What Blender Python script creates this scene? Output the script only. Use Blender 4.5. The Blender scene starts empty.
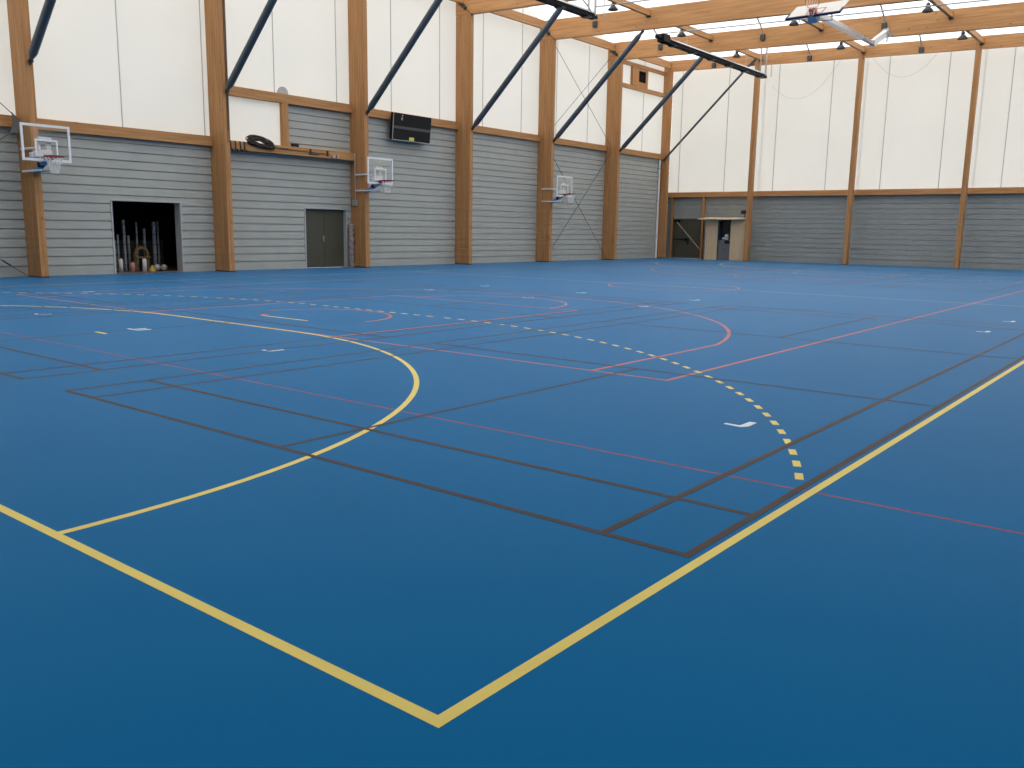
import bpy, math, random
from mathutils import Vector, Matrix
random.seed(7)
D = bpy.data; C = bpy.context.scene.collection
PI = math.pi

# ------------------------------------------------------------------ materials
def mat(name, col, rough=.6, metal=0., spec=.5, noise=0., nscale=8., stretch=(1,1,1), bump=0., bscale=200., col2=None):
    m = D.materials.new(name); m.use_nodes = True
    nt = m.node_tree; b = nt.nodes['Principled BSDF']
    b.inputs['Base Color'].default_value = (*col, 1)
    b.inputs['Roughness'].default_value = rough
    b.inputs['Metallic'].default_value = metal
    b.inputs['Specular IOR Level'].default_value = spec
    if noise or col2:
        tc = nt.nodes.new('ShaderNodeTexCoord'); mp = nt.nodes.new('ShaderNodeMapping')
        mp.inputs['Scale'].default_value = stretch
        n = nt.nodes.new('ShaderNodeTexNoise'); n.inputs['Scale'].default_value = nscale; n.inputs['Detail'].default_value = 5
        nt.links.new(tc.outputs['Object'], mp.inputs[0]); nt.links.new(mp.outputs[0], n.inputs['Vector'])
        r = nt.nodes.new('ShaderNodeValToRGB')
        c2 = col2 or tuple(c*(1-noise) for c in col)
        c1 = col if col2 else tuple(min(1, c*(1+noise)) for c in col)
        r.color_ramp.elements[0].position = .3; r.color_ramp.elements[0].color = (*c2, 1)
        r.color_ramp.elements[1].position = .7; r.color_ramp.elements[1].color = (*c1, 1)
        nt.links.new(n.outputs['Fac'], r.inputs[0]); nt.links.new(r.outputs[0], b.inputs['Base Color'])
        if bump:
            bn = nt.nodes.new('ShaderNodeTexNoise'); bn.inputs['Scale'].default_value = bscale
            nt.links.new(tc.outputs['Object'], bn.inputs['Vector'])
            bp = nt.nodes.new('ShaderNodeBump'); bp.inputs['Strength'].default_value = bump; bp.inputs['Distance'].default_value = .002
            nt.links.new(bn.outputs['Fac'], bp.inputs['Height']); nt.links.new(bp.outputs[0], b.inputs['Normal'])
    return m

def wood(name, axis, tint=1.):
    """glued laminated timber: grain stretched along one axis, faint lamella joints and knots"""
    m = D.materials.new(name); m.use_nodes = True; nt = m.node_tree; b = nt.nodes['Principled BSDF']
    b.inputs['Roughness'].default_value = .62; b.inputs['Specular IOR Level'].default_value = .3
    tc = nt.nodes.new('ShaderNodeTexCoord')
    mp = nt.nodes.new('ShaderNodeMapping'); s = [14., 14., 14.]; s[axis] = .7; mp.inputs['Scale'].default_value = s
    n = nt.nodes.new('ShaderNodeTexNoise'); n.inputs['Scale'].default_value = 1.; n.inputs['Detail'].default_value = 6
    nt.links.new(tc.outputs['Object'], mp.inputs[0]); nt.links.new(mp.outputs[0], n.inputs['Vector'])
    r = nt.nodes.new('ShaderNodeValToRGB'); e = r.color_ramp.elements
    e[0].position = .32; e[0].color = (.36*tint, .172*tint, .064*tint, 1)
    e[1].position = .68; e[1].color = (.50*tint, .258*tint, .104*tint, 1)
    nt.links.new(n.outputs['Fac'], r.inputs[0])
    # knots
    mk = nt.nodes.new('ShaderNodeMapping'); s = [4.5, 4.5, 4.5]; s[axis] = 1.6; mk.inputs['Scale'].default_value = s
    v = nt.nodes.new('ShaderNodeTexVoronoi'); v.inputs['Scale'].default_value = 1.
    nt.links.new(tc.outputs['Object'], mk.inputs[0]); nt.links.new(mk.outputs[0], v.inputs['Vector'])
    kr = nt.nodes.new('ShaderNodeValToRGB'); k = kr.color_ramp.elements
    k[0].position = .05; k[0].color = (.55, .5, .45, 1); k[1].position = .13; k[1].color = (1, 1, 1, 1)
    nt.links.new(v.outputs['Distance'], kr.inputs[0])
    mx = nt.nodes.new('ShaderNodeMix'); mx.data_type = 'RGBA'; mx.blend_type = 'MULTIPLY'; mx.inputs[0].default_value = 1
    nt.links.new(r.outputs[0], mx.inputs[6]); nt.links.new(kr.outputs[0], mx.inputs[7])
    nt.links.new(mx.outputs[2], b.inputs['Base Color'])
    return m

def membrane(name, col, trans):
    m = D.materials.new(name); m.use_nodes = True; nt = m.node_tree
    nt.nodes.remove(nt.nodes['Principled BSDF']); out = nt.nodes['Material Output']
    d = nt.nodes.new('ShaderNodeBsdfDiffuse'); t = nt.nodes.new('ShaderNodeBsdfTranslucent')
    d.inputs[0].default_value = (.8, .79, .76, 1); t.inputs[0].default_value = (*col, 1)
    tc = nt.nodes.new('ShaderNodeTexCoord'); n = nt.nodes.new('ShaderNodeTexNoise'); n.inputs['Scale'].default_value = .5
    nt.links.new(tc.outputs['Object'], n.inputs['Vector'])
    r = nt.nodes.new('ShaderNodeValToRGB'); r.color_ramp.elements[0].color = (*[c*.93 for c in col], 1); r.color_ramp.elements[1].color = (*col, 1)
    nt.links.new(n.outputs['Fac'], r.inputs[0]); nt.links.new(r.outputs[0], t.inputs[0])
    mx = nt.nodes.new('ShaderNodeMixShader'); mx.inputs[0].default_value = trans
    nt.links.new(d.outputs[0], mx.inputs[1]); nt.links.new(t.outputs[0], mx.inputs[2]); nt.links.new(mx.outputs[0], out.inputs[0])
    return m

WX, WY, WZ = wood('timber_x', 0), wood('timber_y', 1, 1.13), wood('timber_z', 2, .97)
M_MEM = membrane('wall_membrane', (.84, .825, .79), .62)
M_ROOF = membrane('roof_membrane', (.9, .89, .87), .72)
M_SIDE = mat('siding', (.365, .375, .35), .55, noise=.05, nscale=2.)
M_SIDE2 = mat('siding_far_shaded', (.262, .285, .280), .5, noise=.05, nscale=2.)  # same sheet as the left wall, its weaker light put into the colour
M_UNSEENDARK = mat('unseen_dark_boarding', (.10, .095, .09), .6, noise=.05, nscale=2.)  # for walls out of view, dark so less light reaches the near floor
M_STEEL = mat('strut_steel', (.070, .088, .105), .42, .1, noise=.1, nscale=6)
M_GALV = mat('galvanised', (.42, .43, .44), .4, .6, noise=.1, nscale=20)
M_DARK = mat('dark_steel', (.05, .052, .055), .5, .3)
M_BLACK = mat('black_panel', (.006, .006, .007), .5, spec=.25)
M_HEAT = mat('heater_black', (.006, .007, .009), .7, spec=.15)
M_GREY = mat('grey_seam', (.42, .42, .42), .5)
M_WHITE = mat('white_paint', (.75, .76, .78), .4)
M_RED = mat('rim_red', (.22, .015, .03), .45)
M_ORANGE = mat('rim_orange', (.55, .10, .04), .45)
M_NET = mat('net_white', (.75, .76, .76), .8)
M_BLUE = mat('blue_paint', (.12, .27, .47), .45)
M_NAVY = mat('navy_padding', (.012, .016, .07), .5)
M_BOARD = mat('board_white', (.56, .54, .51), .5, spec=.2)
M_OLIVE = mat('olive_door', (.062, .058, .038), .5, noise=.05, nscale=3)
M_FRAME = mat('door_frame', (.40, .41, .40), .5)
M_PLY = mat('plywood', (.60, .46, .30), .6, noise=.12, nscale=3, stretch=(6, 6, .6))
M_PLYTOP = mat('plywood_top', (.78, .62, .42), .6, noise=.08, nscale=3)
M_GLASSY = mat('dark_glass', (.015, .018, .02), .15)
M_GDOOR = mat('grey_door', (.13, .14, .15), .5, noise=.05, nscale=3)
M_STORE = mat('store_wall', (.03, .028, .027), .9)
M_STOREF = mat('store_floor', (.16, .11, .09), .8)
M_POST = mat('store_post', (.30, .31, .33), .4, .5, noise=.35, nscale=9)
M_CHROME = mat('post_alu', (.62, .63, .65), .3, .7)
M_CABLE = mat('cable', (.045, .035, .03), .7, noise=.4, nscale=40)
M_YSTICK = mat('yellow_sticker', (.62, .60, .12), .5)
M_BROWN = mat('brown_pad', (.15, .085, .035), .7, noise=.2, nscale=8)
M_PINK = mat('pink_can', (.45, .22, .18), .6)
M_ROLL = mat('mottled_net', (.42, .36, .34), .8, nscale=28, col2=(.12, .07, .065))
M_PAPER = mat('paper_white', (.6, .61, .6), .8)
M_TAPE = mat('striped_tape', (.6, .58, .5), .6, nscale=18, col2=(.25, .14, .1))
M_GREYSTRIPE = mat('grey_strip', (.07, .07, .07), .5)
M_DIGIT = mat('digit_pale', (.75, .6, .62), .5)

g = D.materials.new('clear_board'); g.use_nodes = True
nt = g.node_tree; nt.nodes.remove(nt.nodes['Principled BSDF'])
tr = nt.nodes.new('ShaderNodeBsdfTransparent'); tr.inputs[0].default_value = (.965, .975, .975, 1)
gl = nt.nodes.new('ShaderNodeBsdfGlossy'); gl.inputs['Roughness'].default_value = .08
fx = nt.nodes.new('ShaderNodeLayerWeight'); fx.inputs[0].default_value = .12
mx = nt.nodes.new('ShaderNodeMixShader')
nt.links.new(fx.outputs['Facing'], mx.inputs[0]); nt.links.new(tr.outputs[0], mx.inputs[1]); nt.links.new(gl.outputs[0], mx.inputs[2])
nt.links.new(mx.outputs[0], nt.nodes['Material Output'].inputs[0])
M_CLEAR = g

M_FLOOR = mat('blue_sports_vinyl', (.007, .121, .295), .36, spec=0, nscale=.6, col2=(.007, .115, .28), bump=.06, bscale=350)
def sheen(m, a, n, rough):
    """satin floor finish: a soft gloss that grows towards grazing view"""
    nt = m.node_tree; out = nt.nodes['Material Output']; b = nt.nodes['Principled BSDF']; b.inputs['Specular IOR Level'].default_value = 0
    lwt = nt.nodes.new('ShaderNodeLayerWeight'); lwt.inputs['Blend'].default_value = .5
    pw = nt.nodes.new('ShaderNodeMath'); pw.operation = 'POWER'; pw.inputs[1].default_value = n
    ml = nt.nodes.new('ShaderNodeMath'); ml.operation = 'MULTIPLY'; ml.inputs[1].default_value = a
    gl = nt.nodes.new('ShaderNodeBsdfGlossy'); gl.inputs['Roughness'].default_value = rough
    mx = nt.nodes.new('ShaderNodeMixShader')
    nt.links.new(lwt.outputs['Facing'], pw.inputs[0]); nt.links.new(pw.outputs[0], ml.inputs[0]); nt.links.new(ml.outputs[0], mx.inputs[0])
    nt.links.new(b.outputs[0], mx.inputs[1]); nt.links.new(gl.outputs[0], mx.inputs[2]); nt.links.new(mx.outputs[0], out.inputs[0])
sheen(M_FLOOR, .27, 7, .33)
M_YEL = mat('line_yellow', (.66, .54, .16), .45, spec=.2, noise=.05, nscale=3)
M_BRN = mat('line_brown', (.064, .054, .054), .5, spec=.2, noise=.12, nscale=3)
M_SAL = mat('line_salmon', (.40, .15, .15), .5, spec=.2, noise=.06, nscale=3)
M_PNK = mat('line_pink', (.21, .082, .135), .5, spec=.2, noise=.1, nscale=3)
M_TICK = mat('line_white', (.62, .66, .68), .6)
for m_ in (M_YEL, M_BRN, M_SAL, M_PNK, M_TICK): sheen(m_, .22, 6, .35)

# ------------------------------------------------------------------ mesh builder
class MB:
    def __init__(s): s.v = []; s.f = []; s.sm = []
    def add(s, vs, fs, smooth=False):
        o = len(s.v); s.v += [tuple(v) for v in vs]; s.f += [tuple(i+o for i in f) for f in fs]; s.sm += [smooth]*len(fs); return s
    def box(s, x0, x1, y0, y1, z0, z1):
        return s.add([(x0,y0,z0),(x1,y0,z0),(x1,y1,z0),(x0,y1,z0),(x0,y0,z1),(x1,y0,z1),(x1,y1,z1),(x0,y1,z1)],
              [(0,3,2,1),(4,5,6,7),(0,1,5,4),(1,2,6,5),(2,3,7,6),(3,0,4,7)])
    def bev(s, x0, x1, y0, y1, z0, z1, r=.012):
        """box with chamfered edges"""
        x0,x1=min(x0,x1),max(x0,x1); y0,y1=min(y0,y1),max(y0,y1); z0,z1=min(z0,z1),max(z0,z1)
        vs = []
        idx = {}
        for a,X in ((0,x0),(1,x1)):
            for b_,Y in ((0,y0),(1,y1)):
                for c,Z in ((0,z0),(1,z1)):
                    dx = r if a==0 else -r; dy = r if b_==0 else -r; dz = r if c==0 else -r
                    for k,v in enumerate([(X,Y+dy,Z+dz),(X+dx,Y,Z+dz),(X+dx,Y+dy,Z)]):
                        idx[(a,b_,c,k)] = len(vs); vs.append(v)
        I = lambda a,b_,c,k: idx[(a,b_,c,k)]
        f = []
        for a in (0,1): f.append([I(a,0,0,0),I(a,1,0,0),I(a,1,1,0),I(a,0,1,0)])
        for b_ in (0,1): f.append([I(0,b_,0,1),I(1,b_,0,1),I(1,b_,1,1),I(0,b_,1,1)])
        for c in (0,1): f.append([I(0,0,c,2),I(1,0,c,2),I(1,1,c,2),I(0,1,c,2)])
        for b_ in (0,1):
            for c in (0,1): f.append([I(0,b_,c,1),I(1,b_,c,1),I(1,b_,c,2),I(0,b_,c,2)])
        for a in (0,1):
            for c in (0,1): f.append([I(a,0,c,0),I(a,1,c,0),I(a,1,c,2),I(a,0,c,2)])
        for a in (0,1):
            for b_ in (0,1): f.append([I(a,b_,0,0),I(a,b_,1,0),I(a,b_,1,1),I(a,b_,0,1)])
        for a in (0,1):
            for b_ in (0,1):
                for c in (0,1): f.append([I(a,b_,c,0),I(a,b_,c,1),I(a,b_,c,2)])
        return s.add(vs, f)
    def prism(s, pts, axis, a0, a1):
        """pts 2D polygon in the other two axes (cyclic order), extruded along axis"""
        def P(p, a):
            if axis == 0: return (a, p[0], p[1])
            if axis == 1: return (p[0], a, p[1])
            return (p[0], p[1], a)
        n = len(pts); vs = [P(p, a0) for p in pts] + [P(p, a1) for p in pts]
        fs = [tuple(range(n))[::-1], tuple(range(n, 2*n))] + [(i, (i+1)%n, n+(i+1)%n, n+i) for i in range(n)]
        return s.add(vs, fs)
    def tube(s, path, r, n=10, closed=False, cap=True):
        path = [Vector(p) for p in path]; rings = []
        m = len(path); rr = r if isinstance(r, (list, tuple)) else [r]*m
        up = None
        for i, p in enumerate(path):
            if closed: t = path[(i+1) % m] - path[i-1]
            else: t = path[min(i+1, m-1)] - path[max(i-1, 0)]
            t.normalize()
            if up is None:
                up = Vector((0,0,1)) if abs(t.z) < .9 else Vector((1,0,0))
            a = t.cross(up)
            if a.length < 1e-4: a = t.orthogonal()
            a.normalize(); b = t.cross(a).normalized(); up = -b if b.dot(up) < 0 else b
            a = t.cross(up).normalized()
            rings.append([p + (a*math.cos(2*PI*k/n) + up*math.sin(2*PI*k/n))*rr[i] for k in range(n)])
        vs = [v for R in rings for v in R]; fs = []
        for i in range(m if closed else m-1):
            j = (i+1) % m
            for k in range(n): fs.append((i*n+k, i*n+(k+1)%n, j*n+(k+1)%n, j*n+k))
        s.add(vs, fs, True)
        if cap and not closed:
            s.add(rings[0], [tuple(range(n))]); s.add(rings[-1], [tuple(range(n))])
        return s
    def lathe(s, prof, c, n=20):
        vs = []; fs = []
        for (r, z) in prof:
            for k in range(n): vs.append((c[0]+r*math.cos(2*PI*k/n), c[1]+r*math.sin(2*PI*k/n), c[2]+z))
        for i in range(len(prof)-1):
            for k in range(n): fs.append((i*n+k, i*n+(k+1)%n, (i+1)*n+(k+1)%n, (i+1)*n+k))
        return s.add(vs, fs, True)
    def obox(s, o, ax, ay, az, lx, ly, lz):
        """oriented box centred on o"""
        o, ax, ay, az = map(Vector, (o, ax, ay, az)); ax.normalize(); ay.normalize(); az.normalize()
        vs = [o + ax*lx*i/2 + ay*ly*j/2 + az*lz*k/2 for k in (-1,1) for i, j in ((-1,-1),(1,-1),(1,1),(-1,1))]
        return s.add(vs, [(0,3,2,1),(4,5,6,7),(0,1,5,4),(1,2,6,5),(2,3,7,6),(3,0,4,7)])
    def build(s, name, m, parent=None, origin=None):
        """vertices are in world coordinates; the object's origin goes to the base of its thing"""
        if origin is None:
            if parent is not None: origin = wloc(parent)
            else:
                xs, ys, zs = zip(*s.v); origin = Vector(((min(xs)+max(xs))/2, (min(ys)+max(ys))/2, min(zs)))
        origin = Vector(origin)
        me = D.meshes.new(name); me.from_pydata([tuple(Vector(v)-origin) for v in s.v], [], s.f)
        for i, p in enumerate(me.polygons): p.use_smooth = s.sm[i]
        me.update(); me.materials.append(m)
        import bmesh
        bm = bmesh.new(); bm.from_mesh(me); bmesh.ops.recalc_face_normals(bm, faces=bm.faces); bm.to_mesh(me); bm.free()
        o = D.objects.new(name, me); C.objects.link(o)
        if parent is not None: o.parent = parent; o.location = origin - wloc(parent)
        else: o.location = origin
        return o
def wloc(o):
    v = Vector((0,0,0))
    while o is not None: v += Vector(o.location); o = o.parent
    return v
def tag(o, label=None, cat=None, group=None, kind=None):
    if label: o['label'] = label
    if cat: o['category'] = cat
    if group: o['group'] = group
    if kind: o['kind'] = kind
    return o
def thing(name, loc, label, cat, group=None):
    o = D.objects.new(name, None); C.objects.link(o); o.location = loc; o.empty_display_size = .2
    return tag(o, label, cat, group)
def struct(name, mb, m, label=None, parent=None, cat=None):
    o = mb.build(name, m, parent)
    if parent is None: o['kind'] = 'structure'; o['category'] = cat or name.split('_')[0]
    if label: o['label'] = label
    return o
def copy_tree(o, off=(0,0,0), parent=None, label=None):
    c = o.copy(); C.objects.link(c)
    if parent is not None: c.parent = parent
    else: c.location = Vector(o.location) + Vector(off)
    if label: c['label'] = label
    for ch in [x for x in D.objects if x.parent == o]: copy_tree(ch, parent=c)
    return c

# ------------------------------------------------------------------ sizes
W, L = 23.72, 44.50          # inner faces of the left and far walls
RW, BW = -4.10, -3.60        # right wall, back wall
COLX = [-2.56, 3.17, 8.85, 14.63, 20.41, 26.15, 31.84, 37.60, 43.40]   # left faces of the frames
TH = .20                     # timber thickness
CY = 22.92                   # inner face of the columns
def zt(y): return 10.83 - .032*(W - y)      # top of the rafters
def zb(y): return zt(y) - .84

# ------------------------------------------------------------------ floor and its markings
fl = MB(); fl.box(BW-.3, L+.3, RW-.3, W+.24, -.2, 0)
floor = struct('floor', fl, M_FLOOR, 'blue vinyl sports floor crossed by coloured court lines')
paint = [0]
def lift(z): paint[0] += 1; return z + 4e-6*(paint[0] % 50)      # coats of paint lie a hair above each other
def rect(mb, x0, x1, y0, y1, z):
    x0, x1 = min(x0, x1), max(x0, x1); y0, y1 = min(y0, y1), max(y0, y1); z = lift(z)
    mb.add([(x0, y0, z), (x1, y0, z), (x1, y1, z), (x0, y1, z)], [(0, 1, 2, 3)])
def arcband(mb, cx, cy, r0, r1, a0, a1, z, n=48):
    z = lift(z)
    vs = []; fs = []
    for i in range(n+1):
        a = a0 + (a1-a0)*i/n
        for r in (r0, r1): vs.append((cx+r*math.cos(a), cy+r*math.sin(a), z))
    for i in range(n): o = i*2; fs.append((o, o+1, o+3, o+2))
    return mb.add(vs, fs)
lw = .05
# handball, yellow
hb = MB(); z = .0011
rect(hb, 0, 40, 0, lw, z); rect(hb, 0, 40, 20-.03, 20, z); rect(hb, 0, lw, lw, 20-lw, z); rect(hb, 40-lw, 40, lw, 20-lw, z)
for s in (0, 1):
    X = lambda x: 40-x if s else x
    def A(cx, cy, r, a0, a1, m=hb):
        if s: arcband(m, 40-cx, cy, r-lw, r, PI-a0, PI-a1, z)
        else: arcband(m, cx, cy, r-lw, r, a0, a1, z)
    A(0, 8.5, 6, -PI/2, 0); A(0, 11.5, 6, 0, PI/2)
    rect(hb, X(5.95), X(6), 8.5, 11.5, z)
    rect(hb, X(7), X(7.05), 9.45, 10.65, z); rect(hb, X(4), X(4.05), 9.92, 10.08, z)
    dn = math.radians(2.0)
    for k in range(0, 34):                     # dashes of the nine metre line
        th = math.radians(90-22.44) - k*dn      # measured from the x axis
        if th < 0: break
        for sg, cy in ((-1, 8.5), (1, 11.5)):
            arcs = MB()
            a = sg*th; h = math.radians(.48)
            if s: arcband(hb, 40, cy, 8.95, 9, PI-a-h, PI-a+h, z, 2)
            else: arcband(hb, 0, cy, 8.95, 9, a-h, a+h, z, 2)
    for k in range(10):
        y = 8.5 + .1 + k*.3
        if y < 11.45: rect(hb, X(8.95), X(9), y, y+.15, z)
rect(hb, 19.985, 20.015, lw, 20-lw, z)
tag(hb.build('handball_marking', M_YEL, floor), 'yellow handball court lines with a dashed free throw arc')
# badminton, brown
bd = MB(); z = .0015; bw = .045
for X0 in (1.74, 24.86):
    for Y0 in (.08, 7.03, 13.97):
        x1, y1 = X0+13.40, Y0+6.10
        for yy in (Y0, Y0+.46, y1-.46-bw, y1-bw): rect(bd, X0, x1, yy, yy+bw, z)
        for xx in (X0, X0+.76, X0+4.68, x1-4.68-bw, x1-.76-bw, x1-bw): rect(bd, xx, xx+bw, Y0, y1, z)
        for xa, xb in ((X0, X0+4.72), (x1-4.72, x1)): rect(bd, xa, xb, Y0+3.03, Y0+3.07, z)
tag(bd.build('badminton_marking', M_BRN, floor), 'thin dark brown badminton court lines')
# basketball, salmon
bb = MB(); z = .0007
rect(bb, 6, 34, 2.5, 2.55, z); rect(bb, 6, 34, 17.45, 17.5, z); rect(bb, 5.98, 6.02, 2.5, 17.5, z); rect(bb, 33.98, 34.02, 2.5, 17.5, z)
arcband(bb, 20, 10, 1.75, 1.8, 0, 2*PI, z)
for s in (0, 1):
    X = lambda x: 40-x if s else x
    F = lambda a: PI-a if s else a
    rect(bb, X(6), X(8.99), 3.4, 3.45, z); rect(bb, X(6), X(8.99), 16.55, 16.6, z)
    a = math.acos(1.415/6.75)
    arcband(bb, X(7.575), 10, 6.70, 6.75, F(-a), F(a), z, 90)
    rect(bb, X(6), X(11.8), 7.55, 7.60, z); rect(bb, X(6), X(11.8), 12.40, 12.45, z); rect(bb, X(11.75), X(11.8), 7.6, 12.4, z)
    arcband(bb, X(11.8), 10, 1.75, 1.8, F(-PI/2), F(PI/2), z)
    arcband(bb, X(7.575), 10, 1.25, 1.3, F(-PI/2), F(PI/2), z)
tag(bb.build('basketball_marking', M_SAL, floor), 'salmon red basketball court lines')
pk = MB(); z = .0004
for xx in (3.15, 14.96, 26.7, 38.3): rect(pk, xx-.015, xx+.015, -2.6, 22.4, z)
for yy in (-2.6, 22.36): rect(pk, 3.13, 38.32, yy, yy+.04, z)
tag(pk.build('training_court_marking', M_PNK, floor), 'thin pink lines of the crossways training courts')
for (x, y) in [(4.49, 1.06), (4.50, 7.02), (4.49, 10.02), (4.5, 10.16), (4.5, 13.1), (7.29, 17.35), (13.55, 1.05), (15.8, 1.06), (13.5, 7.14), (15.82, 7.22),
               (13.46, 10.05), (15.72, 10.17), (13.58, 13.18), (15.84, 13.32)]:
    t = MB()
    t.prism([(x, y), (x+.06, y-.035), (x+.23, y-.03), (x+.23, y+.03), (x+.07, y+.03), (x+.05, y+.04), (x+.06, y+.15), (x+.015, y+.15)], 2, 0, .0006)
    tag(t.build('tape_mark', M_TICK, floor), 'short white corner tick')
t = MB(); rect(t, 4.0, 4.06, 10.02, 10.22, .002); t.build('tape_mark', M_YEL, floor)
t = MB(); t.lathe([(0, .0025), (.07, .0025), (.07, 0)], (7.12, 10.72, 0), 12); tag(t.build('floor_socket', M_ORANGE, floor), 'small round orange cap on the end of the yellow dash')

# ------------------------------------------------------------------ walls: ribbed siding
def siding(mb, axis, f, sgn, a0, a1, z0, z1, gap=.030, dep=.032, phase=.28, pitch=.25):
    """horizontal boards: each board leans out a little to its lower edge, open dark joint under it.
       axis 1: wall in the XZ plane at y=f, sgn -1 faces -y; axis 0: wall in the YZ plane at x=f"""
    prof = [(0, z0)]
    k = 0
    while True:
        zz = phase + pitch*k; k += 1
        if zz - gap/2 <= z0 + .01: continue
        if zz + gap/2 >= z1 - .01: break
        prof += [(0, zz-gap/2), (-dep, zz-gap/2), (-dep, zz+gap/2), (.008, zz+gap/2)]
    prof += [(0, z1)]
    vs = []; fs = []
    for (d, zz) in prof:
        for a in (a0, a1):
            q = f + sgn*d
            vs.append((a, q, zz) if axis == 1 else (q, a, zz))
    n = len(prof)
    for i in range(n-1): fs.append((2*i, 2*i+1, 2*i+3, 2*i+2))
    # solid slab behind, so that the wall has a thickness
    b = f - sgn*.045; e = f - sgn*.16
    mb.add(vs, fs)
    if axis == 1: mb.box(a0, a1, min(b, e), max(b, e), z0, z1)
    else: mb.box(min(b, e), max(b, e), a0, a1, z0, z1)

D1 = (11.27, 13.52, 2.17); D2 = (18.26, 20.20, 2.14)
wl = MB()
siding(wl, 1, W, -1, BW, D1[0], 0, 3.92)
siding(wl, 1, W, -1, D1[1], D2[0], 0, 3.92); siding(wl, 1, W, -1, D2[1], 20.5, 0, 3.92)
siding(wl, 1, W, -1, D1[0], D1[1], D1[2], 3.92); siding(wl, 1, W, -1, D2[0], D2[1], D2[2], 3.92)
siding(wl, 1, W, -1, 17.6, 20.5, 4.1, 5.6)
siding(wl, 1, W, -1, 20.5, L, 0, 5.6)
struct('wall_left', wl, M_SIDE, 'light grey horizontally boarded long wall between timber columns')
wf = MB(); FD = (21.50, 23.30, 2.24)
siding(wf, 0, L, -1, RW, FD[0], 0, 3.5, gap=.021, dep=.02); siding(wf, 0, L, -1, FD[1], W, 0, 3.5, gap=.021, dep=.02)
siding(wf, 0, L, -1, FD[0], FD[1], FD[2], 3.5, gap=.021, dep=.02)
struct('wall_far', wf, M_SIDE2, 'grey boarded end wall under white panels, shade put into its darker tone')
wr = MB(); siding(wr, 1, RW, 1, BW, 20.0, 0, 9.8); siding(wr, 1, RW, 1, 20.0, L, 0, 5.6); struct('wall_right', wr, M_UNSEENDARK, 'unseen long wall on the right, boarded dark to shade the near floor')  # unseen wall, closed high and dark to dim the near floor
wb = MB(); siding(wb, 0, BW, 1, RW, W, 0, 9.9); wb.prism([(RW, 9.9), (W, 9.9), (W, zt(W)+.02), (RW, zt(W)+.02)], 0, BW-.16, BW); struct('wall_back', wb, M_UNSEENDARK, 'unseen end wall behind the viewer, boarded dark to shade the near floor')  # solid dark gable out of view, shaped to dim the near floor

# ------------------------------------------------------------------ translucent wall panels (windows) with joints
RISE = .78
def roofz(x, y):
    for a, b in zip(COLX[:-1], COLX[1:]):
        if a+TH/2 <= x <= b+TH/2:
            t = (x-a-TH/2)/(b-a); return zt(y) + .02 + RISE*4*t*(1-t)
    return zt(y) + .02
seamsL = [14.49 + 2.685*k for k in range(-7, 12)]
nwin = 0
def window(mb, seams, label):
    global nwin
    nwin += 1
    o = struct('window_%d' % nwin, mb, M_MEM, label, cat='window')
    for s in seams: s.build('panel_joint', M_GREY, o)
    return o
def curved_panel(a, b, z0, y, sgn):
    mb = MB(); n = 14
    top = [(a+(b-a)*i/n, roofz(a+(b-a)*i/n, y)) for i in range(n+1)]
    mb.prism([(a, z0), (b, z0)] + top[::-1], 1, y, y+sgn*.03)
    return mb
bayname = ['', '', '', '', '', '', '', '']
edges = [BW] + [x+TH/2 for x in COLX[1:8]] + [L]
ords = ['behind the viewer', 'at the left picture edge', 'between the first and second timber columns from the left', 'above the raised ledge, between the second and third columns',
        'above the black scoreboard', 'between the fourth and fifth columns from the left', 'behind the crossed rods', 'in the corner bay under the louvre']
for i in range(8):
    a, b = edges[i], edges[i+1]
    z0 = 4.15 if i <= 2 else 5.75
    mb = curved_panel(a, b, z0, W+.04, 1)
    if i == 3: mb.box(14.7, 17.5, W+.04, W+.07, 4.1, 5.75)
    sm = []
    for s in seamsL:
        if a+.15 < s < b-.15:
            zz = z0 if not (i == 3 and s < 17.4) else z0
            sm.append(MB().box(s-.011, s+.011, W+.02, W+.039, zz, roofz(s, W)-.02))
    window(mb, sm, 'white translucent wall panel ' + ords[i])
struct('trim_1', MB().box(BW, 14.7, W+.0, W+.16, 3.92, 4.16), WX, 'timber sill behind the lower beam', cat='trim')
struct('trim_2', MB().box(14.7, L, W+.0, W+.16, 5.6, 5.76), WX, 'timber sill behind the upper beam', cat='trim')
# far gable
gy = [W, 18.24, 13.0, 7.72, 2.5, RW]
names = ['beside the far left corner', 'second from the far left corner', 'in the middle right of the end wall', 'at the right picture edge', 'out past the right picture edge']
seamsF = [23.1, 20.28, 17.47, 14.66, 11.93, 9.22, 6.55, 3.8, 1.1, -1.7]
for i in range(5):
    a, b = gy[i+1], gy[i]
    mb = MB(); mb.prism([(a, 3.5), (b, 3.5), (b, zt(b)+.02), (a, zt(a)+.02)], 0, L+.02, L+.05)
    sm = [MB().box(L, L+.019, s-.014, s+.014, 3.6, zt(s)-.1) for s in seamsF if a+.1 < s < b-.1]
    window(mb, sm, 'white translucent end wall panel ' + names[i])
mb = MB()
for i in range(8):
    if i < 4: continue
    n = 10; a, b = edges[i], edges[i+1]
    top = [(a+(b-a)*k/n, roofz(a+(b-a)*k/n, RW)) for k in range(n+1)]
    mb.prism([(a, 5.6), (b, 5.6)] + top[::-1], 1, RW-.07, RW-.04)
window(mb, [], 'white translucent panels of the right hand long wall')
mb = MB()
for i in range(4):
    n = 10; a, b = edges[i], edges[i+1]
    top = [(a+(b-a)*k/n, roofz(a+(b-a)*k/n, RW)) for k in range(n+1)]
    mb.prism([(a, 9.78), (b, 9.78)] + top[::-1], 1, RW-.07, RW-.04) if i else mb.prism([(a, 9.6), (b, 9.6)] + top[::-1], 1, RW-.07, RW-.04)
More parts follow.
